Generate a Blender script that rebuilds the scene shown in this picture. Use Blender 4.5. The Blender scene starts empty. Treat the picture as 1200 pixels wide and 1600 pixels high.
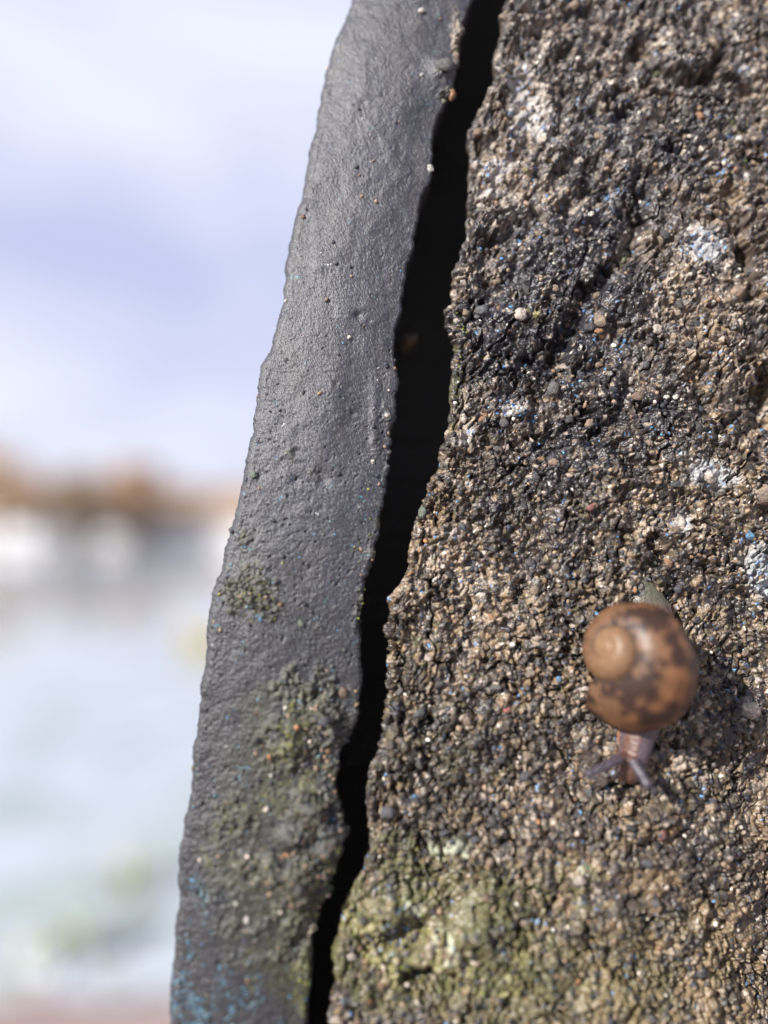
import bpy, bmesh, math, random
import numpy as np
from mathutils import Vector, Matrix, Quaternion

random.seed(7)
rng = np.random.default_rng(7)
sc = bpy.context.scene
COL = sc.collection

# ------------------------------------------------------------------ camera
F = 1155.6                      # focal length in photo pixels (26 mm on a 36 mm frame, 1600 px tall)
cam = bpy.data.cameras.new('camera')
cam.lens = 26.0
cam.sensor_width = 36.0
cam.clip_start = 0.005
cam.clip_end = 5000.0
cam.dof.use_dof = True
cam.dof.focus_distance = 0.1165
cam.dof.aperture_fstop = 3.2
cam_ob = bpy.data.objects.new('camera', cam)
COL.objects.link(cam_ob)
cam_ob.location = (0, 0, 0)
cam_ob.rotation_euler = (math.pi / 2, 0, 0)
sc.camera = cam_ob

# ------------------------------------------------------------------ sun and sky
TO_SUN = Vector((-0.66, -0.56, 0.48)).normalized()
sun_el = math.asin(TO_SUN.z)
sun_az = math.atan2(TO_SUN.x, TO_SUN.y)
sun = bpy.data.lights.new('sun', 'SUN')
sun.energy = 5.0
sun.angle = math.radians(0.5)
sun.color = (1.0, 0.965, 0.92)
sun_ob = bpy.data.objects.new('sun', sun)
COL.objects.link(sun_ob)
sun_ob.rotation_euler = TO_SUN.to_track_quat('Z', 'Y').to_euler()

world = bpy.data.worlds.new('World')
sc.world = world
world.use_nodes = True
wn, wl = world.node_tree.nodes, world.node_tree.links
bg = wn['Background']
sky = wn.new('ShaderNodeTexSky')
sky.sky_type = 'NISHITA'
sky.sun_disc = False
sky.sun_elevation = sun_el
sky.sun_rotation = sun_az
tc = wn.new('ShaderNodeTexCoord')
mp = wn.new('ShaderNodeMapping')
mp.inputs['Location'].default_value = (-2.1, 0.81, 1.77)
mp.inputs['Scale'].default_value = (1.0, 1.0, 2.2)
cn = wn.new('ShaderNodeTexNoise')
cn.inputs['Scale'].default_value = 1.9
cn.inputs['Detail'].default_value = 3.0
cn.inputs['Roughness'].default_value = 0.5
cn.inputs['Distortion'].default_value = 0.4
cr = wn.new('ShaderNodeMapRange')
cr.inputs['From Min'].default_value = 0.36
cr.inputs['From Max'].default_value = 0.66
cr.inputs['To Min'].default_value = 0.0
cr.inputs['To Max'].default_value = 1.0
cm = wn.new('ShaderNodeMix')
cm.data_type = 'RGBA'
vc = wn.new('ShaderNodeMix')                              # thin lavender veil with whiter cloud in it
vc.data_type = 'RGBA'
vc.inputs['A'].default_value = (5.3, 5.6, 8.0, 1)
vc.inputs['B'].default_value = (8.3, 8.6, 9.7, 1)
wl.new(vc.outputs['Result'], cm.inputs['B'])
wl.new(tc.outputs['Generated'], mp.inputs['Vector'])
wl.new(mp.outputs['Vector'], cn.inputs['Vector'])
wl.new(cn.outputs['Fac'], cr.inputs['Value'])
sep = wn.new('ShaderNodeSeparateXYZ')                     # cloud path is longer near the horizon; veil thinned overhead to weaken fill light
wl.new(tc.outputs['Generated'], sep.inputs[0])
veil = wn.new('ShaderNodeMapRange')
veil.inputs['From Min'].default_value = 0.6; veil.inputs['From Max'].default_value = 1.0
veil.inputs['To Min'].default_value = 1.0; veil.inputs['To Max'].default_value = 0.3
wl.new(sep.outputs['Z'], veil.inputs['Value'])
vm = wn.new('ShaderNodeMath'); vm.operation = 'MULTIPLY'
wl.new(cr.outputs['Result'], vc.inputs['Factor'])
vm.inputs[0].default_value = 0.93
wl.new(veil.outputs['Result'], vm.inputs[1])
wl.new(vm.outputs['Value'], cm.inputs['Factor'])
wl.new(sky.outputs['Color'], cm.inputs['A'])
wl.new(cm.outputs['Result'], bg.inputs['Color'])
bg.inputs['Strength'].default_value = 0.0505

sc.view_settings.view_transform = 'Standard'
sc.view_settings.look = 'None'
sc.view_settings.exposure = 1.2
sc.view_settings.gamma = 1.0
sc.view_settings.use_curve_mapping = False
sc.render.engine = 'CYCLES'
sc.cycles.use_denoising = True
sc.cycles.max_bounces = 6

# ------------------------------------------------------------------ helpers
def tag(o, label=None, cat=None, group=None, kind=None):
    if label: o['label'] = label
    if cat: o['category'] = cat
    if group: o['group'] = group
    if kind: o['kind'] = kind
    return o

def link(o, parent=None):
    COL.objects.link(o)
    if parent is not None:
        o.parent = parent
    return o

def empty(name, loc=(0, 0, 0)):
    o = bpy.data.objects.new(name, None)
    o.empty_display_size = 0.01
    o.location = loc
    return link(o)

def np_mesh(name, co, faces, mat=None, smooth=True, col=None, extra=None):
    """mesh from numpy arrays; faces is an (n,3) or (n,4) index array, extra a list of ngons"""
    me = bpy.data.meshes.new(name)
    n, k = faces.shape
    extra = extra or []
    loops = [faces.astype(np.int32).ravel()] + [np.array(e, np.int32) for e in extra]
    lv = np.concatenate(loops)
    starts = list(range(0, n * k, k))
    p = n * k
    for e in extra:
        starts.append(p); p += len(e)
    me.vertices.add(len(co))
    me.vertices.foreach_set('co', co.astype(np.float32).ravel())
    me.loops.add(len(lv))
    me.loops.foreach_set('vertex_index', lv)
    me.polygons.add(len(starts))
    me.polygons.foreach_set('loop_start', np.array(starts, np.int32))
    me.update(calc_edges=True)
    if smooth:
        me.polygons.foreach_set('use_smooth', np.ones(len(starts), bool))
    if col is not None:
        at = me.color_attributes.new('tint', 'FLOAT_COLOR', 'POINT')
        c4 = np.ones((len(co), 4), np.float32)
        c4[:, :3] = col
        at.data.foreach_set('color', c4.ravel())
    if mat: me.materials.append(mat)
    me.update()
    return me

def sstep(a, b, x):
    t = np.clip((x - a) / (b - a), 0, 1)
    return t * t * (3 - 2 * t)

def hash01(i, j, seed):
    i = i.astype(np.int64); j = j.astype(np.int64)
    h = (i * 374761393 + j * 668265263 + seed * 974634777) & 0xFFFFFFFF
    h = ((h ^ (h >> 13)) * 1274126177) & 0xFFFFFFFF
    h = ((h ^ (h >> 16)) * 2246822519) & 0xFFFFFFFF
    h = h ^ (h >> 15)
    return (h & 0xFFFFFF).astype(np.float32) / 16777216.0

def vnoise(x, y, seed):
    """smooth value noise in -1..1"""
    xi = np.floor(x); yi = np.floor(y)
    fx = (x - xi).astype(np.float32); fy = (y - yi).astype(np.float32)
    fx = fx * fx * fx * (fx * (fx * 6 - 15) + 10); fy = fy * fy * fy * (fy * (fy * 6 - 15) + 10)
    a = hash01(xi, yi, seed); b = hash01(xi + 1, yi, seed)
    c = hash01(xi, yi + 1, seed); d = hash01(xi + 1, yi + 1, seed)
    return ((a + (b - a) * fx) * (1 - fy) + (c + (d - c) * fx) * fy) * 2 - 1

def fbm(x, y, seed, octv=4, rough=0.5):
    s = np.zeros(np.shape(x), np.float32); a = 1.0; t = 0.0
    ca, sa = math.cos(0.6), math.sin(0.6)
    for k in range(octv):
        s += a * vnoise(x, y, seed + 17 * k)
        t += a; a *= rough
        x, y = (x * ca - y * sa) * 2.03 + 3.1, (x * sa + y * ca) * 2.03 + 7.7
    return s / t * 1.6

def grains(x, y, cell, seed, rmin=0.42, rmax=0.78, stretch=0.45, flat=0.6):
    """bumps of one grain per lattice cell: height 0..1, random number of the grain that shows, coverage"""
    gx = x / cell; gy = y / cell
    xi = np.floor(gx); yi = np.floor(gy)
    best = np.zeros(x.shape, np.float32); rid = np.zeros(x.shape, np.float32); cov = np.zeros(x.shape, np.float32)
    for dx in (-1, 0, 1):
        for dy in (-1, 0, 1):
            cx = xi + dx; cy = yi + dy
            px = cx + 0.1 + 0.8 * hash01(cx, cy, seed); py = cy + 0.1 + 0.8 * hash01(cx, cy, seed + 1)
            an = hash01(cx, cy, seed + 2) * 3.14159
            r = rmin + (rmax - rmin) * hash01(cx, cy, seed + 3) ** 1.5
            ht = 0.35 + 0.65 * hash01(cx, cy, seed + 4)
            st = 1 + stretch * hash01(cx, cy, seed + 5)
            ddx = (gx - px).astype(np.float32); ddy = (gy - py).astype(np.float32)
            ca = np.cos(an); sa = np.sin(an)
            u = (ddx * ca + ddy * sa) / st; v = (-ddx * sa + ddy * ca) * (0.6 + 0.4 * st)
            q = 1 - (u * u + v * v) / (r * r)
            q = np.clip(q, 0, 1)
            h = ht * q ** flat
            m = h > best
            best = np.where(m, h, best)
            rid = np.where(m, hash01(cx, cy, seed + 6), rid)
            cov = np.maximum(cov, q)
    return best, rid, cov

def blobs(PX, PY, items):
    """sum of soft ellipses given as (px, py, rx, ry, angle, weight)"""
    s = np.zeros(PX.shape, np.float32)
    for (cx, cy, rx, ry, an, w) in items:
        a = math.radians(an)
        dx = PX - cx; dy = PY - cy
        u = (dx * math.cos(a) + dy * math.sin(a)) / rx; v = (-dx * math.sin(a) + dy * math.cos(a)) / ry
        s += w * np.exp(-(u * u + v * v))
    return s

def polyline_dist(PX, PY, pts):
    d = np.full(PX.shape, 1e9, np.float32)
    for (x0, y0), (x1, y1) in zip(pts[:-1], pts[1:]):
        vx, vy = x1 - x0, y1 - y0
        t = np.clip(((PX - x0) * vx + (PY - y0) * vy) / (vx * vx + vy * vy), 0, 1)
        d = np.minimum(d, np.hypot(PX - x0 - t * vx, PY - y0 - t * vy))
    return d

def mixc(c, col, m):
    m = np.clip(m, 0, 1)[..., None]
    return c * (1 - m) + np.array(col, np.float32) * m

# ------------------------------------------------------------------ materials
def new_mat(name, rough=0.7, spec=0.4):
    m = bpy.data.materials.new(name)
    m.use_nodes = True
    b = m.node_tree.nodes['Principled BSDF']
    b.inputs['Roughness'].default_value = rough
    b.inputs['Specular IOR Level'].default_value = spec
    return m, m.node_tree.nodes, m.node_tree.links, b

def attr_mat(name, rough=0.6, spec=0.4, scale=2500.0, var=0.35, bump=0.00006, streak=None, sss=0.0):
    """colour from the mesh's own tint, broken up by procedural noise and a fine bump"""
    m, n, l, b = new_mat(name, rough, spec)
    at = n.new('ShaderNodeAttribute'); at.attribute_name = 'tint'
    co = n.new('ShaderNodeTexCoord')
    no = n.new('ShaderNodeTexNoise')
    no.inputs['Scale'].default_value = scale
    no.inputs['Detail'].default_value = 3.0
    src = co.outputs['Object']
    if streak:
        mpn = n.new('ShaderNodeMapping'); mpn.vector_type = 'TEXTURE'
        mpn.inputs['Rotation'].default_value = (0, streak[0], 0)
        mpn.inputs['Scale'].default_value = streak[1]
        l.new(src, mpn.inputs['Vector']); src = mpn.outputs['Vector']
    l.new(src, no.inputs['Vector'])
    mr = n.new('ShaderNodeMapRange')
    mr.inputs['From Min'].default_value = 0.3; mr.inputs['From Max'].default_value = 0.7
    mr.inputs['To Min'].default_value = 1 - var; mr.inputs['To Max'].default_value = 1 + var
    l.new(no.outputs['Fac'], mr.inputs['Value'])
    mx = n.new('ShaderNodeVectorMath'); mx.operation = 'SCALE'
    l.new(at.outputs['Color'], mx.inputs[0]); l.new(mr.outputs['Result'], mx.inputs['Scale'])
    l.new(mx.outputs['Vector'], b.inputs['Base Color'])
    if bump:
        bp = n.new('ShaderNodeBump')
        bp.inputs['Strength'].default_value = 1.0
        bp.inputs['Distance'].default_value = bump
        l.new(no.outputs['Fac'], bp.inputs['Height']); l.new(bp.outputs['Normal'], b.inputs['Normal'])
    if sss:
        b.inputs['Subsurface Weight'].default_value = sss
        b.inputs['Subsurface Radius'].default_value = (0.0012, 0.0005, 0.0003)
        b.inputs['Subsurface Scale'].default_value = 1.0
    return m

def plain_mat(name, color, rough=0.6, spec=0.4, scale=1500.0, var=0.3):
    m, n, l, b = new_mat(name, rough, spec)
    co = n.new('ShaderNodeTexCoord'); no = n.new('ShaderNodeTexNoise')
    no.inputs['Scale'].default_value = scale; no.inputs['Detail'].default_value = 3.0
    l.new(co.outputs['Object'], no.inputs['Vector'])
    rp = n.new('ShaderNodeValToRGB')
    rp.color_ramp.elements[0].position = 0.3; rp.color_ramp.elements[1].position = 0.7
    rp.color_ramp.elements[0].color = tuple(c * (1 - var) for c in color) + (1,)
    rp.color_ramp.elements[1].color = tuple(min(1, c * (1 + var)) for c in color) + (1,)
    l.new(no.outputs['Fac'], rp.inputs['Fac']); l.new(rp.outputs['Color'], b.inputs['Base Color'])
    return m

M_WALL = attr_mat('rough_concrete', 0.36, 0.36, 3200.0, 0.38, 0.00010)
M_POST = attr_mat('smoothed_concrete', 0.46, 0.50, 5200.0, 0.60, 0.00017, streak=(math.radians(58), (2.6, 1.0, 1.0)))
M_GRAIN = attr_mat('loose_grain', 0.62, 0.25, 2600.0, 0.25, 0.00004)

# ------------------------------------------------------------------ the two concrete pieces
D0, LEAN = 0.1155, 0.125          # distance of the face at eye level, and how far it leans back per metre of height
GROUND_Z = -3.1

def face_depth(z):
    zz = np.clip(z, -0.14, 0.14)
    return D0 + LEAN * zz + 0.03 * (z - zz)

def to_py(z):
    return 800 - F * z / face_depth(z)

def py_to_z(py):
    k = (800 - py) / F
    return k * D0 / (1 - LEAN * k)

EDGE_POST_L = [(550,-60),(550,0),(540,30),(515,90),(502,130),(500,165),(490,215),(480,260),(470,320),(452,385),(445,425),(440,480),(428,530),(412,570),(405,610),(398,650),(385,735),(372,790),(358,830),(348,880),(335,920),(330,950),(328,1000),(322,1035),(312,1085),(306,1130),(300,1200),(295,1250),(284,1310),(278,1350),(280,1400),(276,1450),(270,1500),(272,1550),(270,1660)]
EDGE_POST_R = [(745,-60),(735,0),(722,40),(712,90),(708,140),(690,170),(680,200),(678,260),(664,300),(655,340),(642,400),(632,450),(624,500),(618,540),(622,580),(618,640),(606,700),(603,760),(594,800),(588,850),(575,900),(562,940),(562,1000),(566,1060),(560,1110),(545,1150),(525,1190),(525,1250),(530,1300),(526,1330),(512,1380),(500,1420),(488,1470),(484,1520),(478,1660)]
EDGE_WALL = [(805,-60),(795,0),(788,50),(778,100),(765,140),(745,180),(728,205),(733,250),(735,300),(730,350),(722,400),(712,440),(706,490),(712,540),(708,590),(700,640),(693,700),(685,740),(660,780),(648,820),(638,870),(632,910),(614,935),(612,980),(606,1020),(608,1070),(606,1110),(603,1150),(588,1185),(578,1220),(578,1290),(580,1330),(565,1365),(548,1395),(536,1430),(528,1480),(524,1530),(516,1660)]

def edge_x(pts, z, seed, amp=3.0, octv=4):
    py = to_py(np.clip(z, -0.078, 0.092))
    a = np.array(pts, float)
    px = np.interp(py, a[:, 1], a[:, 0])
    # soften the kinks, then add fine chipping
    px = 0.5 * px + 0.25 * (np.interp(py - 14, a[:, 1], a[:, 0]) + np.interp(py + 14, a[:, 1], a[:, 0]))
    px = px + amp * fbm(py / 26.0, py * 0 + seed, seed, octv, 0.6)
    x = (px - 600) / F * face_depth(np.clip(z, -0.078, 0.092))
    return x - 0.10 * (np.minimum(z + 0.078, 0)) * -1 * 0.3 + 0.0

# rows: fine where the photograph looks, coarse above and below
DZ = 0.00013
dense = np.arange(-0.0775, 0.0915, DZ)
low = [dense[0]]; st = DZ
while low[-1] > GROUND_Z:
    st *= 1.25; low.append(max(GROUND_Z, low[-1] - st))
high = [dense[-1]]; st = DZ
while high[-1] < 0.55:
    st *= 1.25; high.append(min(0.55, high[-1] + st))
ZR = np.concatenate([np.array(low[:0:-1]), dense, np.array(high[1:])])
NZ = len(ZR)

def geo(a, b, step, grow):
    out = [a]; st = step; sg = 1 if b > a else -1
    while (out[-1] - b) * sg < 0:
        st *= grow
        v = out[-1] + sg * st
        out.append(b if (v - b) * sg > 0 else v)
    return out[1:]

def profile(s, tau):
    """integrate a cross-section from its tangent angle along arclength"""
    ds = np.diff(s); tm = 0.5 * (tau[1:] + tau[:-1])
    x = np.concatenate([[0], np.cumsum(np.cos(tm) * ds)]); y = np.concatenate([[0], np.cumsum(np.sin(tm) * ds)])
    return x, y

def loop_faces(nz, nc):
    i = np.arange(nz - 1)[:, None] * nc; j = np.arange(nc)[None, :]
    jn = (j + 1) % nc
    return np.stack([i + j, i + jn, i + nc + jn, i + nc + j], -1).reshape(-1, 4)

# ---- right-hand wall -------------------------------------------------------
DS = 0.00013
s_d = np.arange(-0.0050, 0.0760, DS)
s_all = np.concatenate([np.array(geo(s_d[0], -0.070, DS, 1.22))[::-1], s_d, np.array(geo(s_d[-1], 0.48, DS, 1.25))])
und = math.radians(-90 - 17)
tau = und * (1 - sstep(-0.0024, 0.0004, s_all))
bx, by = profile(s_all, tau)
i0 = np.argmin(np.abs(s_all - 0.0006))
bx -= bx.min(); by -= by[i0]
nrm_x = np.sin(tau); nrm_y = -np.cos(tau)           # outward normal of the cross-section
q = np.maximum(bx - 0.036, 0)
by = by + 0.50 * (np.sqrt(q * q + 0.02 ** 2) - 0.02)
W_X0 = edge_x(EDGE_WALL, ZR, 3, 4.0, 2)
WX = W_X0[:, None] + bx[None, :]
WY = face_depth(ZR)[:, None] + by[None, :]
WZ = np.repeat(ZR[:, None], len(s_all), 1)
S = np.repeat(s_all[None, :], NZ, 0).astype(np.float32)
PX = (600 + F * WX / WY).astype(np.float32); PY = (800 - F * WZ / WY).astype(np.float32)
XM = ((W_X0[:, None] + s_all[None, :]) * 1000).astype(np.float32); ZM = (WZ * 1000).astype(np.float32)   # millimetres
front = sstep(-0.0022, 0.0002, S)

# domain warp
wx = 0.35 * fbm(XM / 1.6, ZM / 1.6, 11, 3); wz = 0.35 * fbm(XM / 1.6, ZM / 1.6, 23, 3)
XW = XM + wx; ZW = ZM + wz
coarse_top = sstep(760, 300, PY) * sstep(1250, 900, PX)                      # upper part: smeared, less granular
# smeared coordinates: stretched along the up-right diagonal
ca, sa = math.cos(math.radians(52)), math.sin(math.radians(52))
XD = (XW * ca + ZW * sa) * 0.55; ZD = (-XW * sa + ZW * ca) * 1.05
g1, r1, c1 = grains(XW, ZW, 1.02, 101)
g2, r2, c2 = grains(XW + 5, ZW + 9, 0.62, 211)
g3, r3, c3 = grains(XD, ZD, 0.80, 307, stretch=0.8)
g4, r4, c4 = grains(XW + 31, ZW - 12, 2.3, 401, 0.25, 0.6, 0.8, 0.45)        # bigger lumps of aggregate
big = fbm(XM / 16, ZM / 16, 5, 3); med = fbm(XM / 5.5, ZM / 5.5, 6, 4, 0.55); fine = fbm(XM / 0.9, ZM / 0.9, 8, 4, 0.6)
vfine = fbm(XM / 0.33, ZM / 0.33, 9, 2, 0.6)
pale_items = [(815,150,32,58,-15,1),(850,205,40,38,0,.8),(775,268,34,20,-8,1.1),(760,300,26,14,0,.9),(722,690,20,16,-40,1.2),(640,915,22,14,0,.5),
              (1098,385,48,36,20,1.0),(1105,740,40,24,10,1.0),(1060,815,18,22,0,.9),(1195,890,26,40,0,1.1),(1080,100,30,20,40,.6),(1165,110,18,14,0,1),
              (935,500,20,20,0,.6),(1188,770,18,20,0,.7),(1190,450,22,50,0,.5),(690,905,36,20,0,.6),(705,830,22,30,10,.6),(730,665,16,18,0,.6),
              (1165,1105,22,22,0,1.1),(912,1075,14,12,0,1.2),(700,1110,20,14,0,.7),(800,640,40,16,-25,.7),(870,600,22,12,0,.5)]
pale = blobs(PX, PY, pale_items) * (0.75 + 0.5 * fbm(XM / 1.8, ZM / 1.8, 41, 3))
pale = sstep(0.28, 0.75, pale)
amp = (0.65 + 0.40 * sstep(100, 800, PY)) * (1 - 0.65 * pale) * np.clip(1.0 + 1.0 * fbm(XM / 5, ZM / 5, 95, 3), 0.2, 1.9)
g5, r5, c5 = grains(XD + 1.2 * wx + 40, ZD + 1.2 * wz - 7, 2.1, 409, 0.40, 0.75, 0.9, 0.35)
tw = coarse_top
h = (0.55 * big + 0.75 * med
     + amp * ((1 - tw) * (0.58 * g1 + 0.36 * g2) + tw * (0.34 * g3 + 0.16 * g2 + 0.12 * g1)) + tw * 0.85 * fbm(XD / 2.6, ZD / 2.6, 96, 3, 0.5)
     + (0.62 * g4 + 0.75 * tw * g5 + 0.25 * (1 - tw) * g5) * (1 - 0.5 * pale) + 0.17 * fine + 0.045 * vfine)
v1 = np.abs(fbm(XW / 4.2, ZW / 4.2, 91, 3, 0.55)); v2 = np.abs(fbm(XD / 2.0 + 9, ZD / 2.0, 93, 3, 0.55))
h -= 1.35 * sstep(0.17, 0.0, v1) * sstep(-0.15, 0.45, fbm(XM / 7 + 5, ZM / 7, 92, 2)) * (1 - pale)
h -= 0.90 * sstep(0.20, 0.0, v2) * sstep(-0.1, 0.4, fbm(XM / 6 - 5, ZM / 6, 94, 2)) * (1 - pale)
# crevices and pits that the photograph shows
crev = [([(930,258),(905,300),(880,335)],9,.8),([(835,330),(800,352),(765,385)],8,.6),([(950,60),(985,95)],9,.8),([(1140,300),(1160,380),(1178,470)],10,1.1),([(890,150),(860,215)],8,.5),([(985,600),(960,650),(925,690)],9,.8),([(1050,240),(1090,250),(1140,300)],8,.7),([(800,520),(830,560),(870,590)],9,.7),([(1012,285),(1002,330),(985,385),(950,430),(905,490),(870,560)],13,1.5),([(870,560),(845,600)],9,.8),([(1000,70),(1022,100),(1062,126),(1105,118),(1130,90)],11,2.0),
        ([(1110,120),(1160,145),(1196,165)],9,1.0),([(905,585),(940,570),(960,520)],11,1.2),([(850,690),(885,670),(920,648)],10,1.1),([(1085,585),(1100,620),(1108,640)],12,1.3),
        ([(1195,600),(1192,660)],15,2.2),([(1020,845),(1032,868)],10,1.3),([(1150,330),(1165,420),(1172,470)],9,.9),([(975,120),(1000,70)],8,.9),
        ([(700,660),(690,700)],8,.7),([(860,540),(900,500)],9,.8),([(905,20),(960,60)],9,.6),([(1030,430),(1080,520)],8,.5),
        ([(880,1215),(960,1250),(1010,1255)],12,.9),([(615,1460),(640,1455),(662,1450)],14,1.6),([(645,1528),(700,1534)],13,1.6),([(990,1330),(1060,1310)],10,.7),
        ([(1010,1500),(1060,1540)],26,1.0),([(1150,1520),(1200,1540)],26,1.0),([(745,420),(770,380)],7,.5),([(790,820),(800,860)],8,.5),([(1100,760),(1140,790)],9,.6),
        ([(960,700),(985,735)],9,.7),([(1040,940),(1060,900)],8,.5)]
wob = 7 * fbm(XM / 1.4, ZM / 1.4, 77, 3)
wob2 = 7 * fbm(XM / 1.4, ZM / 1.4, 78, 3)
for pts, wdt, dep in crev:
    d = polyline_dist(PX + wob, PY + wob2, pts)
    h -= 2.3 * dep * np.exp(-(d / (1.15 * wdt)) ** 2) * (0.7 + 0.4 * med)
h += blobs(PX, PY, [(605,1425,45,30,-10,2.4),(738,1452,40,26,0,2.2),(668,1478,34,30,0,1.4),(560,1540,30,40,0,1.2),(770,1400,40,26,0,1.0),(1060,95,42,26,10,1.2),(1190,450,26,48,0,1.3),(1190,770,24,30,0,1.1),
                    (745,210,14,9,0,.6),(720,690,22,14,-40,.7),(770,270,26,16,0,.5),(800,80,20,12,30,.5),(690,1060,30,14,0,.4),(640,1250,30,24,0,.5),(660,1190,34,18,0,.5),
                    (1010,1040,95,110,0,-.45)])
# open pores
po, pr, pc = grains(XW - 14, ZW + 21, 3.1, 555, 0.10, 0.22, 0.8, 0.8)
h -= 1.0 * po * (pr > 0.3)
fade = np.exp(-np.maximum(np.abs(ZM - 7) - 90, 0) / 15) * np.exp(-np.maximum(XM - 75, 0) / 20)
chipn = fbm(XM / 1.5 + S * 900, ZM / 1.5, 85, 4, 0.6)
h = h + 0.90 * chipn * np.exp(-((S - 0.0002) / 0.0016) ** 2)            # chipped arris along the gap
hm = h * (0.35 + 0.65 * fade) * (0.35 + 0.65 * front) * 0.001
WN = np.stack([np.repeat(nrm_x[None, :], NZ, 0), np.repeat(nrm_y[None, :], NZ, 0), np.full(S.shape, LEAN * 0.9)], -1)
WN /= np.linalg.norm(WN, axis=-1, keepdims=True)
WP = np.stack([WX, WY, WZ], -1) + WN * hm[..., None]

# colours of the wall
t1 = r1 * (1 - tw) + r3 * tw
patch = 1.3 * fbm(XM / 9, ZM / 9, 61, 3); patch2 = fbm(XM / 3.2, ZM / 3.2, 62, 3)
tone = blobs(PX, PY, [(830,170,70,150,10,.30),(780,290,50,60,0,.25),(1120,380,120,90,0,.22),(1080,560,130,90,0,.14),(1130,760,110,90,0,.14),(700,860,60,60,0,.16),(900,90,50,110,20,-.10),
                      (900,430,100,150,30,-.40),(1010,210,100,80,0,-.32),(820,560,90,80,0,-.30),(930,680,130,70,-15,-.34),(1020,640,70,60,0,-.15),(760,430,40,80,0,-.10),(640,1180,70,90,0,-.15),(1120,1060,60,110,0,-.12),(860,840,110,60,0,-.06)])
tone = tone * 1.4
sel = t1 + 0.24 * patch + 0.32 * patch2 + tone - 0.05
dark = np.array([0.016, 0.0155, 0.019]); grey = np.array([0.046, 0.0435, 0.047]); olive = np.array([0.062, 0.056, 0.034]); tan = np.array([0.150, 0.114, 0.084]); buff = np.array([0.27, 0.222, 0.180])
warm = np.clip(sstep(350, 900, PY) + sstep(900, 1150, PX) * 0.8, 0, 1)[..., None]
tanv = np.array([0.150, 0.118, 0.096]) * (1 - warm) + np.array([0.185, 0.128, 0.078]) * warm
c = tanv.astype(np.float32)
c *= (1 + 0.25 * fine)[..., None]
c = mixc(c, (0.15, 0.098, 0.052), sstep(0.0, 0.6, fbm(XM / 2.2, ZM / 2.2, 63, 3)) * 0.7)
crust = sstep(0.02, 0.16, c2 * (1 - tw) + c3 * tw) * (r2 > 0.25) + sstep(0.02, 0.2, c1)
cg = mixc(np.zeros_like(c) + dark, grey, sstep(0.22, 0.36, sel))
cg = mixc(cg, (0.062, 0.057, 0.068), 0.8 * sstep(0.22, 0.36, sel) * sstep(850, 450, PY))
cg = mixc(cg, olive, sstep(0.44, 0.52, sel) * (0.35 + 0.65 * sstep(450, 950, PY)))
kt = sstep(0.66, 0.72, sel)[..., None]
cg = cg * (1 - kt) + tanv * kt
cg = mixc(cg, buff, sstep(0.86, 0.90, sel))
cov = np.clip(crust, 0, 1) * np.clip(0.82 - 0.30 * sstep(0.1, 0.6, patch2) - 0.6 * np.maximum(tone, 0) - 0.5 * np.minimum(tone, 0), 0, 0.97)
c = c * (1 - cov[..., None]) + cg * cov[..., None]
# second, finer population of grains tints the surface as well
c = mixc(c, dark, (r2 < 0.30) * sstep(0.1, 0.5, c2) * 0.8 * (1 - pale))
c = mixc(c, buff, (r2 > 0.955) * sstep(0.3, 0.5, c2))
c = mixc(c, (0.30, 0.275, 0.255), pale * (0.80 + 0.25 * fine))
c = mixc(c, (0.27, 0.28, 0.29), sstep(0.3, 0.8, blobs(PX, PY, [(1100,388,56,42,20,1.1),(1108,742,46,30,10,1.1),(1192,890,34,50,0,1.2),(1062,816,22,26,0,1.0),(1165,1105,26,24,0,.9)]) * (0.8 + 0.5 * patch2)) * 0.7)
# brown and mossy ground of the lower part
c = mixc(c, (0.155, 0.103, 0.054), 0.65 * sstep(1150, 1500, PY) * sstep(780, 1000, PX) * sstep(-0.4, 0.4, patch2 + 0.5 * fine))
moss_items = [(720,1420,190,130,0,.42),(880,1560,200,70,0,.35),(640,1400,70,60,0,.9),(560,1480,60,90,0,.9),(700,1520,90,60,0,.9),(760,1420,60,40,0,.8),(650,1330,60,30,0,.7),(830,1500,90,70,0,.5),(715,560,14,60,0,.65),(705,650,12,50,0,.6),
              (660,1130,50,30,0,.35),(700,1010,50,30,0,.3),(760,1230,60,40,0,.4),(980,400,14,10,0,1.5),(830,490,14,12,0,1.3),(900,1380,80,60,0,.4),(1150,200,30,20,0,.7),(1030,110,16,10,0,.9),
              (800,190,26,24,0,.35),(640,985,18,50,0,.6),(610,1300,20,60,0,.6),(720,300,20,20,0,.3),(1120,1420,90,90,0,.35),(870,1180,80,30,0,.3)]
film = sstep(0.15, 0.9, blobs(PX, PY, [(660,1430,170,140,0,1.0),(860,1540,240,110,0,.6),(1080,1480,140,120,0,.35),(760,1180,160,70,0,.3),(640,1060,60,120,0,.3)]) * np.clip(1 + 0.5 * fbm(XM / 5, ZM / 5, 68, 3), 0, 2))
c = mixc(c, (0.135, 0.120, 0.050), film * 0.38)
moss = blobs(PX, PY, moss_items) * np.clip(0.6 + 0.9 * fbm(XM / 1.3, ZM / 1.3, 64, 4, 0.6), 0, 2)
ym = sstep(0.1, 0.7, fbm(XM / 3.5, ZM / 3.5, 66, 3))
mossc = np.array([0.075, 0.074, 0.030]) * (1 - ym[..., None]) + np.array([0.19, 0.172, 0.068]) * ym[..., None]
mk = (sstep(0.25, 0.8, moss) * 0.75)[..., None]
c = c * (1 - mk) + mossc * mk
lich = sstep(0.35, 0.8, blobs(PX, PY, [(700,1320,60,26,0,.8),(640,1420,40,30,0,.6),(690,1480,30,40,0,.8),(910,1360,14,12,0,1)]) * (0.6 + fbm(XM / 1.2, ZM / 1.2, 67, 3)))
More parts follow.
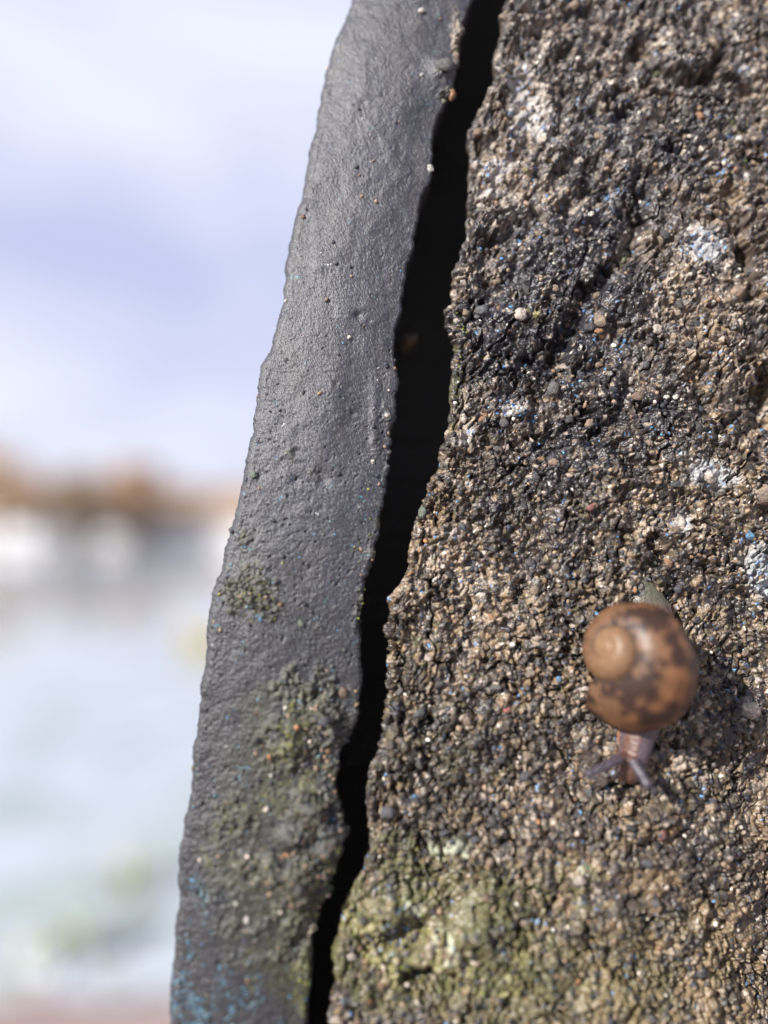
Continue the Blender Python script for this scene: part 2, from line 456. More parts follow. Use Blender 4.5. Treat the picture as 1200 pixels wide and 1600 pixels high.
c = mixc(c, (0.40, 0.43, 0.32), lich * 0.6)
# blue paint flecks with a shape of their own
fl, fr, fc = grains(XW + 3, ZW + 4, 0.42, 707, 0.25, 0.5, 0.6, 1.0)
bl_mask = 0.005 + 0.30 * pale * 0.55 + 0.05 * sstep(0.45, 0.9, fbm(XM / 4, ZM / 4, 71, 2)) + 0.30 * blobs(PX, PY, [(1170,840,14,10,0,1),(1190,905,22,26,0,.8),(975,545,16,12,0,.7),(800,645,26,16,0,.9),(620,1470,24,70,0,.3)])
c = mixc(c, (0.10, 0.26, 0.50), (fr < bl_mask) * sstep(0.1, 0.35, fc) * 0.85)
wf = (fr > 0.992) * sstep(0.1, 0.3, fc)
c = mixc(c, (0.62, 0.58, 0.50), wf)
# inside of the gap: colour darkened to deepen its shade
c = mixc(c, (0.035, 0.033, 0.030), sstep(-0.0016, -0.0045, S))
c = np.clip(c * 0.90, 0.008, 0.85)

NCW = len(s_all)
back_x = W_X0 + 0.03
extra_cols = [np.stack([WX[:, -1] + 0.01, np.full(NZ, 0.45), ZR], -1), np.stack([WX[:, 0] + 0.004, np.full(NZ, 0.45), ZR], -1)]
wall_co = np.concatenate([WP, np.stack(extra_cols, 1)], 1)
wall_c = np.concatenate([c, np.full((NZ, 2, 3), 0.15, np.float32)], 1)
ncw = NCW + 2
wf_ = loop_faces(NZ, ncw)
caps = [list(range(ncw - 1, -1, -1)), list(range((NZ - 1) * ncw, NZ * ncw))]
wall = link(bpy.data.objects.new('concrete_slab', None))
wall.empty_display_size = 0.05
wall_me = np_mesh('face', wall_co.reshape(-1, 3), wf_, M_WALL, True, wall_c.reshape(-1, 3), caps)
tag(wall, 'rough weathered grey-brown concrete slab right of the dark gap, with the snail on it', 'slab')
face = link(bpy.data.objects.new('face', wall_me), wall)

# ---- left-hand post --------------------------------------------------------
NF = 150                                             # columns across the front
RL, RR = 0.0018, 0.0007                              # rounding of the left arris and of the arris at the gap
# columns: left side (from the back), left rounding, front, right rounding, gap side
tl = np.concatenate([np.array(geo(0.0, 0.09, DS, 1.3))[::-1]])          # depth of the left side columns
al = np.linspace(0, 1, 34); ar = np.linspace(0, 1, 16)
tr = np.array(geo(0.0, 0.075, 0.0002, 1.15))
P_L = edge_x(EDGE_POST_L, ZR, 31, 3.2); P_R = edge_x(EDGE_POST_R, ZR, 37, 4.5)
wid = P_R - P_L
cx, cy, nx, ny, lab = [], [], [], [], []
one = np.ones(NZ)
for d in tl:
    cx.append(P_L + 0.10 * d); cy.append(one * (RL + d)); nx.append(-1.0); ny.append(0.0); lab.append(0)
for a in al[:-1]:
    th = a * math.pi / 2
    cx.append(P_L + RL * (1 - math.cos(th))); cy.append(one * RL * (1 - math.sin(th))); nx.append(-math.cos(th)); ny.append(-math.sin(th)); lab.append(1)
for u in np.linspace(0, 1, NF):
    cx.append(P_L + RL + (wid - RL - RR) * u); cy.append(one * -0.0011 * math.sin(u * math.pi)); nx.append(-0.25 * math.cos(u * math.pi)); ny.append(-1.0); lab.append(2)
for a in ar[1:]:
    th = a * math.pi / 2
    cx.append(P_R - RR * (1 - math.sin(th))); cy.append(one * RR * (1 - math.cos(th))); nx.append(math.sin(th)); ny.append(-math.cos(th)); lab.append(3)
W_EDGE = edge_x(EDGE_WALL, ZR, 3, 4.0, 2)
for d in tr:
    # behind the gap the post runs on under the wall, so the gap is a closed, deep slot
    k = float(sstep(0.026, 0.040, np.float64(d)))
    cx.append(P_R - 0.06 * d + k * (W_EDGE - P_R + 0.030)); cy.append(one * (RR + d)); nx.append(1.0 - 0.8 * k * (k < 1)); ny.append(-0.6 * k * (k < 1)); lab.append(4)
QX = np.stack(cx, 1); QYo = np.stack(cy, 1); lab = np.array(lab)
QY = face_depth(ZR)[:, None] - 0.0016 + QYo
QZ = np.repeat(ZR[:, None], QX.shape[1], 1)
nx = np.array(nx); ny = np.array(ny); nl = np.hypot(nx, ny)
QN = np.stack([np.repeat((nx / nl)[None], NZ, 0), np.repeat((ny / nl)[None], NZ, 0), np.full(QX.shape, LEAN * 0.9)], -1)
QN /= np.linalg.norm(QN, axis=-1, keepdims=True)
PX2 = (600 + F * QX / QY).astype(np.float32); PY2 = (800 - F * QZ / QY).astype(np.float32)
arc = np.concatenate([[0], np.cumsum(np.hypot(np.diff(QX[NZ // 2]), np.diff(QY[NZ // 2])))])
XA = (P_L[:, None] * 1000 + arc[None] * 1000).astype(np.float32); ZA = (QZ * 1000).astype(np.float32)
infront = ((lab >= 1) & (lab <= 3))[None, :] * 1.0
# rough, overgrown zones of the post
rz = blobs(PX2, PY2, [(395,925,60,46,20,1.0),(375,830,30,36,0,.7),(470,975,40,24,20,.6),(500,1130,60,56,20,1.2),(510,1280,46,50,0,1.2),(470,1390,50,46,0,1.2),(440,1180,70,60,0,.7),
                       (355,1260,40,40,0,.8),(400,1330,60,50,0,.6),(330,1400,50,60,0,.5),(480,1480,30,100,0,.9),(600,680,22,60,0,.7),(585,870,18,60,0,.7),(560,970,16,60,0,.6),
                       (690,140,22,26,0,1.2),(715,70,12,50,0,1.1),(470,1060,60,30,0,.7),(400,1480,70,60,0,.6),(480,740,60,26,20,.35),(440,690,70,30,20,.35)])
rz = sstep(0.25, 0.85, rz * (0.7 + 0.7 * fbm(XA / 2.2, ZA / 2.2, 141, 4, 0.55)))
low_r = 0.25 + 0.75 * sstep(450, 1100, PY2)
wx = 0.3 * fbm(XA / 1.4, ZA / 1.4, 151, 3); wz = 0.3 * fbm(XA / 1.4, ZA / 1.4, 152, 3)
p1, q1, k1 = grains(XA + wx, ZA + wz, 1.0, 161); p2, q2, k2 = grains(XA + wx, ZA + wz, 0.55, 163)
# trowelled streaks running down to the right
sa_, ca_ = math.sin(math.radians(55)), math.cos(math.radians(55))
bend = 0.35 * fbm(XA / 9, ZA / 14, 171, 2)
us = XA * ca_ - ZA * sa_ + 2 * bend; vs = XA * sa_ + ZA * ca_ + 3 * bend
streak = fbm(us / 1.3, vs / 0.32, 173, 3, 0.55); streak2 = fbm(us / 0.55, vs / 0.20, 174, 2, 0.6)
fineg = fbm(XA / 0.42, ZA / 0.42, 177, 3, 0.6)
hp = (0.24 * fbm(XA / 10, ZA / 18, 181, 3) + 0.09 * fbm(XA / 2.4, ZA / 2.4, 182, 3)
      + (0.024 + 0.004 * low_r) * streak + (0.016 + 0.006 * low_r) * streak2 + 0.045 * low_r * fineg + 0.03 * low_r * fbm(XA / 0.24, ZA / 0.24, 178, 2)
      + 0.10 * sstep(800, 1250, PY2) * (p1 + 0.8 * p2) * np.clip(0.4 + fbm(XA / 4, ZA / 4, 184, 2), 0, 1.4) + rz * (0.55 * p1 + 0.36 * p2 + 0.40 * fbm(XA / 1.3, ZA / 1.3, 183, 3)))
pp, pq, pk = grains(XA + 17 + wx, ZA - 5 + wz, 1.1, 191, 0.06, 0.24, 1.2, 0.8)
hp -= 0.40 * pp * (pq > 0.55) * (0.25 + 0.75 * sstep(350, 800, PY2))
for (px_, py_, r_, d_) in [(560,492,6,.5),(462,705,6,.45),(500,738,8,.4),(460,750,7,.45),(505,750,10,.45),(450,565,4,.3),(525,600,4,.3),(552,645,4,.3)]:
    hp -= d_ * np.exp(-((PX2 - px_) ** 2 + (PY2 - py_) ** 2) / r_ ** 2)
hp += blobs(PX2, PY2, [(503,1118,17,15,0,1.5),(522,1135,12,12,0,1.1),(490,1262,24,20,20,2.2),(520,1300,16,14,0,1.6),(465,1385,26,24,0,2.4),(455,1310,16,16,0,1.6),(510,1330,18,14,0,1.5),(420,1360,14,18,0,1.2),(455,1150,22,40,10,1.0),(540,1200,12,20,0,.8),
                       (690,112,20,22,-20,1.1),(700,148,8,8,0,.6),(585,660,8,60,0,.3),(575,900,10,40,0,.4),(440,1150,30,40,0,.4)])
hp += 0.30 * (p1 + 0.9 * p2 + 0.5 * fineg) * sstep(0.2, 0.9, blobs(PX2, PY2, [(495,1290,50,70,0,1.2),(465,1385,34,30,0,1.2),(505,1125,30,26,0,1.2)]))
dentp = polyline_dist(PX2 + 5 * streak, PY2 + 5 * fineg, [(470,1470),(505,1420),(540,1400)])
hp -= 0.9 * np.exp(-(dentp / 14) ** 2)
hp = hp * (0.5 + 0.5 * infront)
hpm = hp * 0.001 * (0.3 + 0.7 * np.exp(-np.maximum(np.abs(ZA - 7) - 90, 0) / 15))
QP = np.stack([QX, QY, QZ], -1) + QN * hpm[..., None]
pc_ = np.empty(QX.shape + (3,), np.float32); pc_[:] = (0.050, 0.0495, 0.057)
pc_ *= (1 + 0.10 * streak + 0.10 * fineg + 0.22 * fbm(XA / 5, ZA / 11, 186, 4, 0.6))[..., None]
pc_ = mixc(pc_, (0.095, 0.085, 0.076), 0.35 * sstep(0.2, 0.8, fbm(XA / 3, ZA / 8, 187, 3)))
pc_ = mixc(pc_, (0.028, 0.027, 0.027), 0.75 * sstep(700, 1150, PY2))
pc_ = mixc(pc_, (0.060, 0.060, 0.042), rz * 0.8)
pc_ = mixc(pc_, (0.12, 0.11, 0.075), rz * (q1 > 0.72) * sstep(0.05, 0.3, k1))
pfilm = sstep(0.15, 0.9, blobs(PX2, PY2, [(440,1340,110,170,0,.9),(460,1130,80,70,0,.7),(400,930,60,50,0,.5),(480,1530,70,90,0,.8)]) * np.clip(1 + 0.6 * fbm(XA / 4, ZA / 4, 185, 3), 0, 2))
pc_ = mixc(pc_, (0.060, 0.058, 0.026), pfilm * 0.55)
pm = blobs(PX2, PY2, [(455,1140,24,60,15,1.2),(395,930,50,40,0,.45),(510,1360,50,40,20,.7),(350,1270,30,40,0,.5),(490,1540,40,70,0,.9),(470,1430,40,40,0,.9),(430,1250,60,50,0,.6),(400,1500,60,60,0,.5),(330,1330,30,60,0,.5),(420,1080,50,30,0,.4),(540,1260,20,60,0,.5),(380,1350,40,40,0,.4),(410,1560,40,30,0,.3),(590,830,12,60,0,.6),(500,1210,40,26,0,.6),(480,1050,50,24,0,.4),(700,150,20,14,0,.5)])
pmm = sstep(0.25, 0.8, pm * np.clip(0.6 + 0.9 * fbm(XA / 1.2, ZA / 1.2, 188, 4, 0.6), 0, 2))
py_m = sstep(-0.1, 0.6, fbm(XA / 2.5, ZA / 2.5, 189, 3) + 0.8 * blobs(PX2, PY2, [(455,1140,30,60,15,1.0)]))
pmc = np.array([0.07, 0.075, 0.028]) * (1 - py_m[..., None]) + np.array([0.145, 0.138, 0.050]) * py_m[..., None]
pc_ = pc_ * (1 - 0.75 * pmm[..., None]) + pmc * 0.75 * pmm[..., None]
ps = sstep(0.3, 0.8, blobs(PX2, PY2, [(712,60,10,50,0,1.2),(400,1330,40,30,0,.5),(480,1450,14,30,0,.8),(540,1080,14,10,0,.7)]) * (0.7 + 0.6 * fineg))
pc_ = mixc(pc_, (0.36, 0.27, 0.19), ps * 0.85)
bf, bq, bk = grains(XA + 2 * wx, ZA + 2 * wz, 0.27, 195, 0.20, 0.60, 1.2, 1.0)
bm_ = 0.004 + 0.010 * sstep(600, 900, PY2) + 0.45 * blobs(PX2, PY2, [(290,1560,30,70,0,1.0),(330,1590,40,40,0,.7),(345,1400,26,14,0,.4),(310,1390,20,40,0,.35),(407,968,6,5,0,2),(380,1200,6,6,0,1.2),(370,1560,40,50,0,.35),(592,800,5,4,0,1.5)])
bm_ = bm_ * np.clip(0.4 + 1.6 * fbm(XA / 1.1, ZA / 1.1, 197, 3), 0, 2)
pc_ = mixc(pc_, (0.10, 0.30, 0.40), (bq < bm_) * sstep(0.1, 0.35, bk) * 0.85)
pc_ = mixc(pc_, (0.60, 0.58, 0.52), (bq > 0.999) * sstep(0.1, 0.3, bk))
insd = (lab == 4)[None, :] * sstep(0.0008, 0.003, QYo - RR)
pc_ = mixc(pc_, (0.11, 0.10, 0.09), insd)  # gap side given a lighter colour so it shows in the shade
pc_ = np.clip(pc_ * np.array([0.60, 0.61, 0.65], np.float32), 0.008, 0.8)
ncp = QX.shape[1]
pf_ = loop_faces(NZ, ncp)
pcaps = [list(range(ncp - 1, -1, -1)), list(range((NZ - 1) * ncp, NZ * ncp))]
post = link(bpy.data.objects.new('concrete_post', None))
post.empty_display_size = 0.05
tag(post, 'smooth dark grey concrete post left of the gap, against sky and water', 'post')
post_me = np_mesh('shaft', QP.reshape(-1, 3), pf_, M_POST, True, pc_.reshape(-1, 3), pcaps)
shaft = link(bpy.data.objects.new('shaft', post_me), post)
#--NEXT--
# ------------------------------------------------------------------ grains and pebbles lying in the concrete
GR_COL = {'dark_stone': (0.024, 0.024, 0.029), 'grey_stone': (0.07, 0.066, 0.066), 'slate_stone': (0.040, 0.046, 0.060), 'tan_stone': (0.20, 0.14, 0.095), 'pale_stone': (0.38, 0.32, 0.27),
          'white_stone': (0.58, 0.55, 0.48), 'orange_stone': (0.27, 0.13, 0.06), 'red_stone': (0.30, 0.09, 0.08), 'ochre_stone': (0.22, 0.17, 0.07), 'blue_fleck': (0.09, 0.20, 0.34), 'green_stone': (0.11, 0.14, 0.10), 'brown_stone': (0.15, 0.09, 0.056)}
def stone_mat(name, colr):
    """a stone partly skinned over with the dark crust of the wall"""
    m, n, l, b = new_mat(name, 0.6, 0.4)
    co = n.new('ShaderNodeTexCoord'); oi = n.new('ShaderNodeObjectInfo')
    ad = n.new('ShaderNodeVectorMath'); ad.operation = 'ADD'
    ml = n.new('ShaderNodeVectorMath'); ml.operation = 'SCALE'; ml.inputs['Scale'].default_value = 600.0
    l.new(oi.outputs['Location'], ml.inputs[0]); l.new(co.outputs['Object'], ad.inputs[0]); l.new(ml.outputs[0], ad.inputs[1])
    n1 = n.new('ShaderNodeTexNoise'); n1.inputs['Scale'].default_value = 1.3; n1.inputs['Detail'].default_value = 4.0; n1.inputs['Roughness'].default_value = 0.65
    n2 = n.new('ShaderNodeTexNoise'); n2.inputs['Scale'].default_value = 5.0; n2.inputs['Detail'].default_value = 3.0
    l.new(ad.outputs[0], n1.inputs['Vector']); l.new(ad.outputs[0], n2.inputs['Vector'])
    rp = n.new('ShaderNodeValToRGB')
    rp.color_ramp.elements[0].position = 0.44; rp.color_ramp.elements[1].position = 0.58
    rp.color_ramp.elements[0].color = tuple(0.35 * v + 0.65 * d for v, d in zip(colr, (0.07, 0.062, 0.055))) + (1,); rp.color_ramp.elements[1].color = tuple(colr) + (1,)
    l.new(n1.outputs['Fac'], rp.inputs['Fac'])
    mr = n.new('ShaderNodeMapRange'); mr.inputs['From Min'].default_value = 0.3; mr.inputs['From Max'].default_value = 0.7; mr.inputs['To Min'].default_value = 0.6; mr.inputs['To Max'].default_value = 1.25
    l.new(n2.outputs['Fac'], mr.inputs['Value'])
    mx = n.new('ShaderNodeVectorMath'); mx.operation = 'SCALE'
    l.new(rp.outputs['Color'], mx.inputs[0]); l.new(mr.outputs['Result'], mx.inputs['Scale']); l.new(mx.outputs[0], b.inputs['Base Color'])
    bp = n.new('ShaderNodeBump'); bp.inputs['Distance'].default_value = 0.00018; bp.inputs['Strength'].default_value = 1.0
    l.new(n2.outputs['Fac'], bp.inputs['Height']); l.new(bp.outputs['Normal'], b.inputs['Normal'])
    return m
GR_MAT = {k: stone_mat(k, v) for k, v in GR_COL.items()}

def ico(sub):
    bm = bmesh.new()
    bmesh.ops.create_icosphere(bm, subdivisions=sub, radius=1.0)
    v = np.array([p.co[:] for p in bm.verts]); f = np.array([[q.index for q in p.verts] for p in bm.faces])
    bm.free()
    return v, f

ICO1 = ico(3)
ICO0 = ico(1)

def grain_shape(base, seed, ang=0.40):
    r = np.random.default_rng(seed)
    v = base[0].copy()
    for _ in range(7):                               # knock flats off the ball so that it reads as a stone
        n = r.normal(size=3); n /= np.linalg.norm(n)
        k = r.uniform(0.62, 0.92)
        d = v @ n
        v -= np.clip(d - k, 0, None)[:, None] * n
    u = v / np.linalg.norm(v, axis=1, keepdims=True)
    ns = 0
    for o_ in range(3):
        fr = r.normal(size=(5, 3)) * (1.8 * 1.9 ** o_); ph = r.uniform(0, 6.28, 5)
        ns = ns + (np.sin(u @ fr.T + ph)).mean(1) * 0.62 ** o_
    v *= (1 + ang * ns)[:, None]
    return v * r.uniform([0.75, 0.7, 0.5], [1.3, 1.0, 0.8])

GRAIN_ME = {}
def grain_mesh(var, mat):
    if (var, mat) not in GRAIN_ME:
        GRAIN_ME[(var, mat)] = np_mesh('sand_grain', grain_shape(ICO1, 900 + var), ICO1[1], GR_MAT[mat])
    return GRAIN_ME[(var, mat)]

class Surf:
    def __init__(s, P, N, PX, PY, r0, r1, c0, c1):
        s.P, s.N, s.PX, s.PY, s.r0, s.r1, s.c0, s.c1 = P, N, PX, PY, r0, r1, c0, c1
    def at(s, px, py):
        r = np.argmin(np.abs(s.PY[s.r0:s.r1, (s.c0 + s.c1) // 2] - py)) + s.r0
        for _ in range(3):
            cidx = np.argmin(np.abs(s.PX[r, s.c0:s.c1] - px)) + s.c0
            r = np.argmin(np.abs(s.PY[s.r0:s.r1, cidx] - py)) + s.r0
        return r, cidx
R0 = len(low) - 1; R1 = R0 + len(dense)
C0 = int(np.searchsorted(s_all, -0.0005)); C1 = int(np.searchsorted(s_all, 0.0755))
WS = Surf(WP, WN, PX, PY, R0, R1, C0, C1)
pc0 = int(np.argmax(lab == 1)) + 8; pc1 = int(np.argmax(lab == 4)) - 4
PS = Surf(QP, QN, PX2, PY2, R0, R1, pc0, pc1)

def place_grain(surf, parent, px, py, r_px, mat, var, sink=0.42, name='sand_grain', flat=1.0, rot=None):
    r, cc = surf.at(px, py)
    p = surf.P[r, cc]; n = surf.N[r, cc]
    size = 0.88 * r_px * p[1] / F
    o = bpy.data.objects.new(name, grain_mesh(var, mat))
    link(o, parent)
    nv = Vector(n); p = Vector(p) + nv * size * (0.55 - sink * 1.2) * flat
    qn = nv.to_track_quat('Z', 'Y') @ Quaternion((0, 0, 1), random.uniform(0, 6.28) if rot is None else rot)
    o.location = p; o.rotation_mode = 'QUATERNION'; o.rotation_quaternion = qn
    o.scale = (size, size, size * flat)
    return o

# stones the photograph lets one pick out
for (px, py, r, m, v) in [(745,213,11,'brown_stone',1),(752,655,8,'orange_stone',2),(1032,1302,8,'red_stone',3),(752,492,14,'slate_stone',4),(812,494,13,'pale_stone',5),(936,505,11,'tan_stone',6),(933,520,7,'orange_stone',2),
                          (1168,1106,16,'pale_stone',7),(912,1076,11,'pale_stone',0),(1053,622,6,'white_stone',1),(1040,622,5,'white_stone',2),(920,342,5,'white_stone',3),(1148,68,6,'white_stone',4),(1150,222,6,'white_stone',5),
                          (1036,72,5,'white_stone',6),(846,142,5,'white_stone',7),(680,905,6,'white_stone',0),(728,995,4,'white_stone',1),(648,1242,5,'blue_fleck',2),(1167,838,8,'blue_fleck',3),(855,254,6,'ochre_stone',4),(820,270,6,'ochre_stone',5),
                          (868,1048,11,'slate_stone',6),(872,1062,5,'blue_fleck',7),(640,898,6,'orange_stone',0),(715,565,5,'orange_stone',1),(768,966,6,'orange_stone',2),(1092,182,8,'orange_stone',3),(1150,460,16,'tan_stone',4),(1025,515,10,'pale_stone',5),
                          (917,795,6,'red_stone',6),(1045,880,7,'orange_stone',7),(722,484,9,'slate_stone',0),(804,585,8,'tan_stone',1),(966,800,13,'brown_stone',2),(862,610,11,'grey_stone',3),(786,662,9,'grey_stone',5),(1108,745,15,'pale_stone',4),
                          (1062,818,12,'pale_stone',6),(1190,770,20,'tan_stone',7),(790,700,8,'pale_stone',1),(725,655,8,'pale_stone',2),(700,975,10,'grey_stone',3),(1060,920,9,'slate_stone',4),(830,880,9,'dark_stone',5),(740,880,12,'slate_stone',6),
                          (905,1370,9,'pale_stone',7),(915,1352,7,'green_stone',0),(660,1110,8,'slate_stone',1),(620,1105,9,'slate_stone',2),(605,1265,11,'slate_stone',3),(690,1290,8,'grey_stone',4),(625,930,7,'tan_stone',5),(655,800,8,'green_stone',6),
                          (885,1345,7,'slate_stone',1),(1010,1345,9,'slate_stone',2),(790,1108,6,'red_stone',3),(830,1215,6,'tan_stone',4),(1180,1330,8,'tan_stone',5),(1110,1250,8,'slate_stone',6)]:
    place_grain(WS, wall, px, py, r, m, v % 12)
n_done = 59
used = []
keys = ['dark_stone'] * 10 + ['grey_stone'] * 8 + ['slate_stone'] * 4 + ['tan_stone'] * 7 + ['brown_stone'] * 3 + ['pale_stone'] * 2
tries = 0
while n_done < 298 and tries < 5000:
    tries += 1
    py = random.uniform(6, 1594)
    ex = np.interp(py, [e[1] for e in EDGE_WALL], [e[0] for e in EDGE_WALL])
    px = random.uniform(ex + 10, 1192)
    if (px - 1003) ** 2 / 95 ** 2 + (py - 1065) ** 2 / 170 ** 2 < 1: continue
    if any((px - a) ** 2 + (py - b) ** 2 < 30 ** 2 for a, b in used): continue
    if py < 650 and random.random() < 0.45: continue
    used.append((px, py)); n_done += 1
    place_grain(WS, wall, px, py, random.uniform(5.5, 9.0), random.choice(keys), random.randrange(12), 0.50)
# stones set in the post
for (px, py, r, m, v) in [(702,150,10,'orange_stone',2),(672,264,6,'white_stone',3),(583,722,5,'white_stone',4),(399,742,7,'green_stone',5),(694,112,13,'grey_stone',6),(505,1120,9,'slate_stone',7),(520,1138,8,'dark_stone',0),
                          (490,1258,7,'dark_stone',1),(465,1376,9,'dark_stone',2),(424,1212,4,'white_stone',4),(370,1410,4,'white_stone',5),(386,1438,5,'white_stone',6),(660,16,5,'white_stone',7),
                          (407,968,4,'blue_fleck',0),(505,835,4,'green_stone',1),(472,975,6,'green_stone',2),(535,1083,8,'brown_stone',3),(498,1236,4,'pale_stone',4),(658,118,4,'white_stone',1),(366,1352,4,'pale_stone',2)]:
    place_grain(PS, post, px, py, r, m, v, 0.3)

def scatter(surf, name, parent, n, rr, fn, seed, mat, base=ICO0, sink=0.3, thin=1.0):
    """many small pieces joined into one mesh; fn(px, py, rnd) -> colour or None"""
    r_ = np.random.default_rng(seed)
    shapes = [grain_shape(base, seed * 50 + k) for k in range(14)]
    V, Fc, Cc = [], [], []; nv = 0
    k = 0; guard = 0
    while k < n and guard < n * 12:
        guard += 1
        r = r_.integers(surf.r0 + 20, surf.r1 - 20); cc = r_.integers(surf.c0, surf.c1)
        px, py = surf.PX[r, cc], surf.PY[r, cc]
        if px > 1215: continue
        col = fn(px, py, r_)
        if col is None: continue
        p = surf.P[r, cc]; nn = surf.N[r, cc]
        sz = r_.uniform(*rr) ** 1.0 * 1e-4
        t = np.cross(nn, r_.normal(size=3)); t /= np.linalg.norm(t); b = np.cross(nn, t)
        sh = shapes[r_.integers(14)] * sz
        v = p + nn * sz * thin * (0.5 - sink) + sh[:, :1] * t + sh[:, 1:2] * b + sh[:, 2:] * nn * thin
        V.append(v); Fc.append(base[1] + nv); nv += len(v)
        Cc.append(np.repeat(np.array(col)[None] * r_.uniform(0.75, 1.25), len(v), 0))
        k += 1
    me = np_mesh(name, np.concatenate(V), np.concatenate(Fc), mat, True, np.clip(np.concatenate(Cc), 0, 0.8))
    return tag(link(bpy.data.objects.new(name, me), parent), kind='stuff')

PAL = np.array([GR_COL[k] for k in keys * 3 + ['dark_stone'] * 20 + ['grey_stone'] * 14 + ['tan_stone'] * 6 + ['orange_stone', 'white_stone']])
def wall_grain(px, py, r_):
    if (px - 1000) ** 2 / 60 ** 2 + (py - 1060) ** 2 / 110 ** 2 < 1: return None
    if py < 700 and r_.random() < 0.45: return None
    return PAL[r_.integers(len(PAL))]
scatter(WS, 'fine_grains', wall, 2600, (2.2, 5.5), wall_grain, 5, M_GRAIN)
def post_grain(px, py, r_):
    w = float(blobs(np.array([px]), np.array([py]), [(500,1130,50,50,20,1.0),(500,1300,50,70,0,1.0),(470,1400,50,40,0,.8),(400,930,50,40,0,.4),(440,1180,60,60,0,.4),(600,700,20,90,0,.3),(570,930,20,90,0,.3),(380,1400,70,120,0,.2)])[0]) + 0.02
    if r_.random() > w: return None
    return PAL[r_.integers(len(PAL))] * 0.9
scatter(PS, 'fine_grains', post, 420, (1.8, 5.0), post_grain, 8, M_GRAIN)

# moss: tiny cushions of leaflets in the damp places
M_MOSS = attr_mat('moss', 0.8, 0.2, 3000.0, 0.3, 0.00003)
def moss_fn(spots, lo_c, hi_c):
    def fn(px, py, r_):
        w = float(blobs(np.array([px]), np.array([py]), spots)[0])
        if r_.random() > w: return None
        k = r_.random() ** 1.6
        return np.array(lo_c) * (1 - k) + np.array(hi_c) * k
    return fn
scatter(WS, 'moss', wall, 1300, (1.2, 3.0), moss_fn([(982,400,9,8,0,1),(832,488,9,8,0,.9),(900,495,9,10,0,.6),(716,540,9,50,0,.8),(704,650,8,40,0,.8),(712,436,6,8,0,1),(640,1400,40,40,0,.25),(560,1490,40,80,0,.3),(700,1520,70,40,0,.25),(640,1000,20,30,0,.15),(760,1440,40,30,0,.25),(1025,108,12,7,0,.7),(1165,255,6,9,0,.8),(1172,430,5,9,0,.7),(700,1060,40,20,0,.08),(790,1040,14,8,0,.15)],
        (0.035, 0.06, 0.012), (0.14, 0.19, 0.03)), 12, M_MOSS)
scatter(PS, 'moss', post, 1100, (1.0, 2.6), moss_fn([(455,1140,20,50,15,.7),(395,930,45,35,0,.15),(515,1370,30,30,0,.5),(490,1540,24,70,0,.5),(350,1265,24,30,0,.3),(585,840,8,50,0,.4),(540,1270,14,40,0,.4),(565,930,6,60,0,.3),(410,1370,40,40,0,.15)],
        (0.05, 0.06, 0.014), (0.22, 0.22, 0.05)), 13, M_MOSS)
# paint flecks: thin chips
def fleck_fn(spots):
    cs = np.array([(0.08, 0.24, 0.52), (0.10, 0.32, 0.55), (0.16, 0.42, 0.55), (0.30, 0.45, 0.55)])
    def fn(px, py, r_):
        w = float(blobs(np.array([px]), np.array([py]), spots)[0]) + 0.006
        return cs[r_.integers(4)] if r_.random() < w else None
    return fn
M_PAINT = attr_mat('blue_paint', 0.4, 0.5, 2000.0, 0.2, 0)
scatter(WS, 'paint_flecks', wall, 230, (1.0, 2.2), fleck_fn([(1095,390,40,30,0,.10),(1100,740,36,24,0,.14),(1190,890,24,40,0,.2),(810,640,30,16,0,.14),(975,550,20,16,0,.1),(840,170,26,26,0,.08),(1060,815,16,20,0,.15),(620,1480,20,60,0,.06),(690,905,24,16,0,.1),(1120,650,60,40,0,.03)]), 21, M_PAINT, thin=0.5, sink=0.0)
scatter(PS, 'paint_flecks', post, 380, (0.6, 1.7), fleck_fn([(290,1560,24,60,0,.9),(330,1590,40,30,0,.5),(345,1400,30,18,0,.15),(310,1420,16,60,0,.2),(375,1560,40,50,0,.15),(320,1380,20,20,0,.2)]), 22, M_PAINT, thin=0.5, sink=0.0)

# a chip of rubble with a scrap of moss caught inside the gap
def unproj(px, py, depth):
    return Vector(((px - 600) / F * depth, depth, (800 - py) / F * depth))
chip = bpy.data.objects.new('rubble_chip', grain_mesh(5, 'brown_stone'))
link(chip); chip.location = unproj(638, 535, 0.1330); chip.scale = (0.0016, 0.0024, 0.0030); chip.rotation_euler = (0.3, 0.4, 0.3)
tag(chip, 'small brown rubble chip stuck inside the dark gap, halfway up', 'rubble')

# ------------------------------------------------------------------ the snail
snail = empty('snail', unproj(1003, 1065, float(WP[WS.at(1003, 1065)][1])))
tag(snail, 'brown snail with mottled round shell crawling head-down on the rough concrete', 'snail')
_r, _c = WS.at(1003, 1065)
SN_D = float(np.mean(WP[_r - 60:_r + 60, _c - 60:_c + 60, 1])) - 0.0002      # distance of the crawling surface

def on_wall(px, py, hgt):
    """point hgt (in tenths of a millimetre) above the wall at the snail"""
    z = py_to_z(py)
    d = SN_D + LEAN * (z - snail.location.z) - hgt * 1e-4
    return np.array(unproj(px, py, d)) * 1000.0          # millimetres

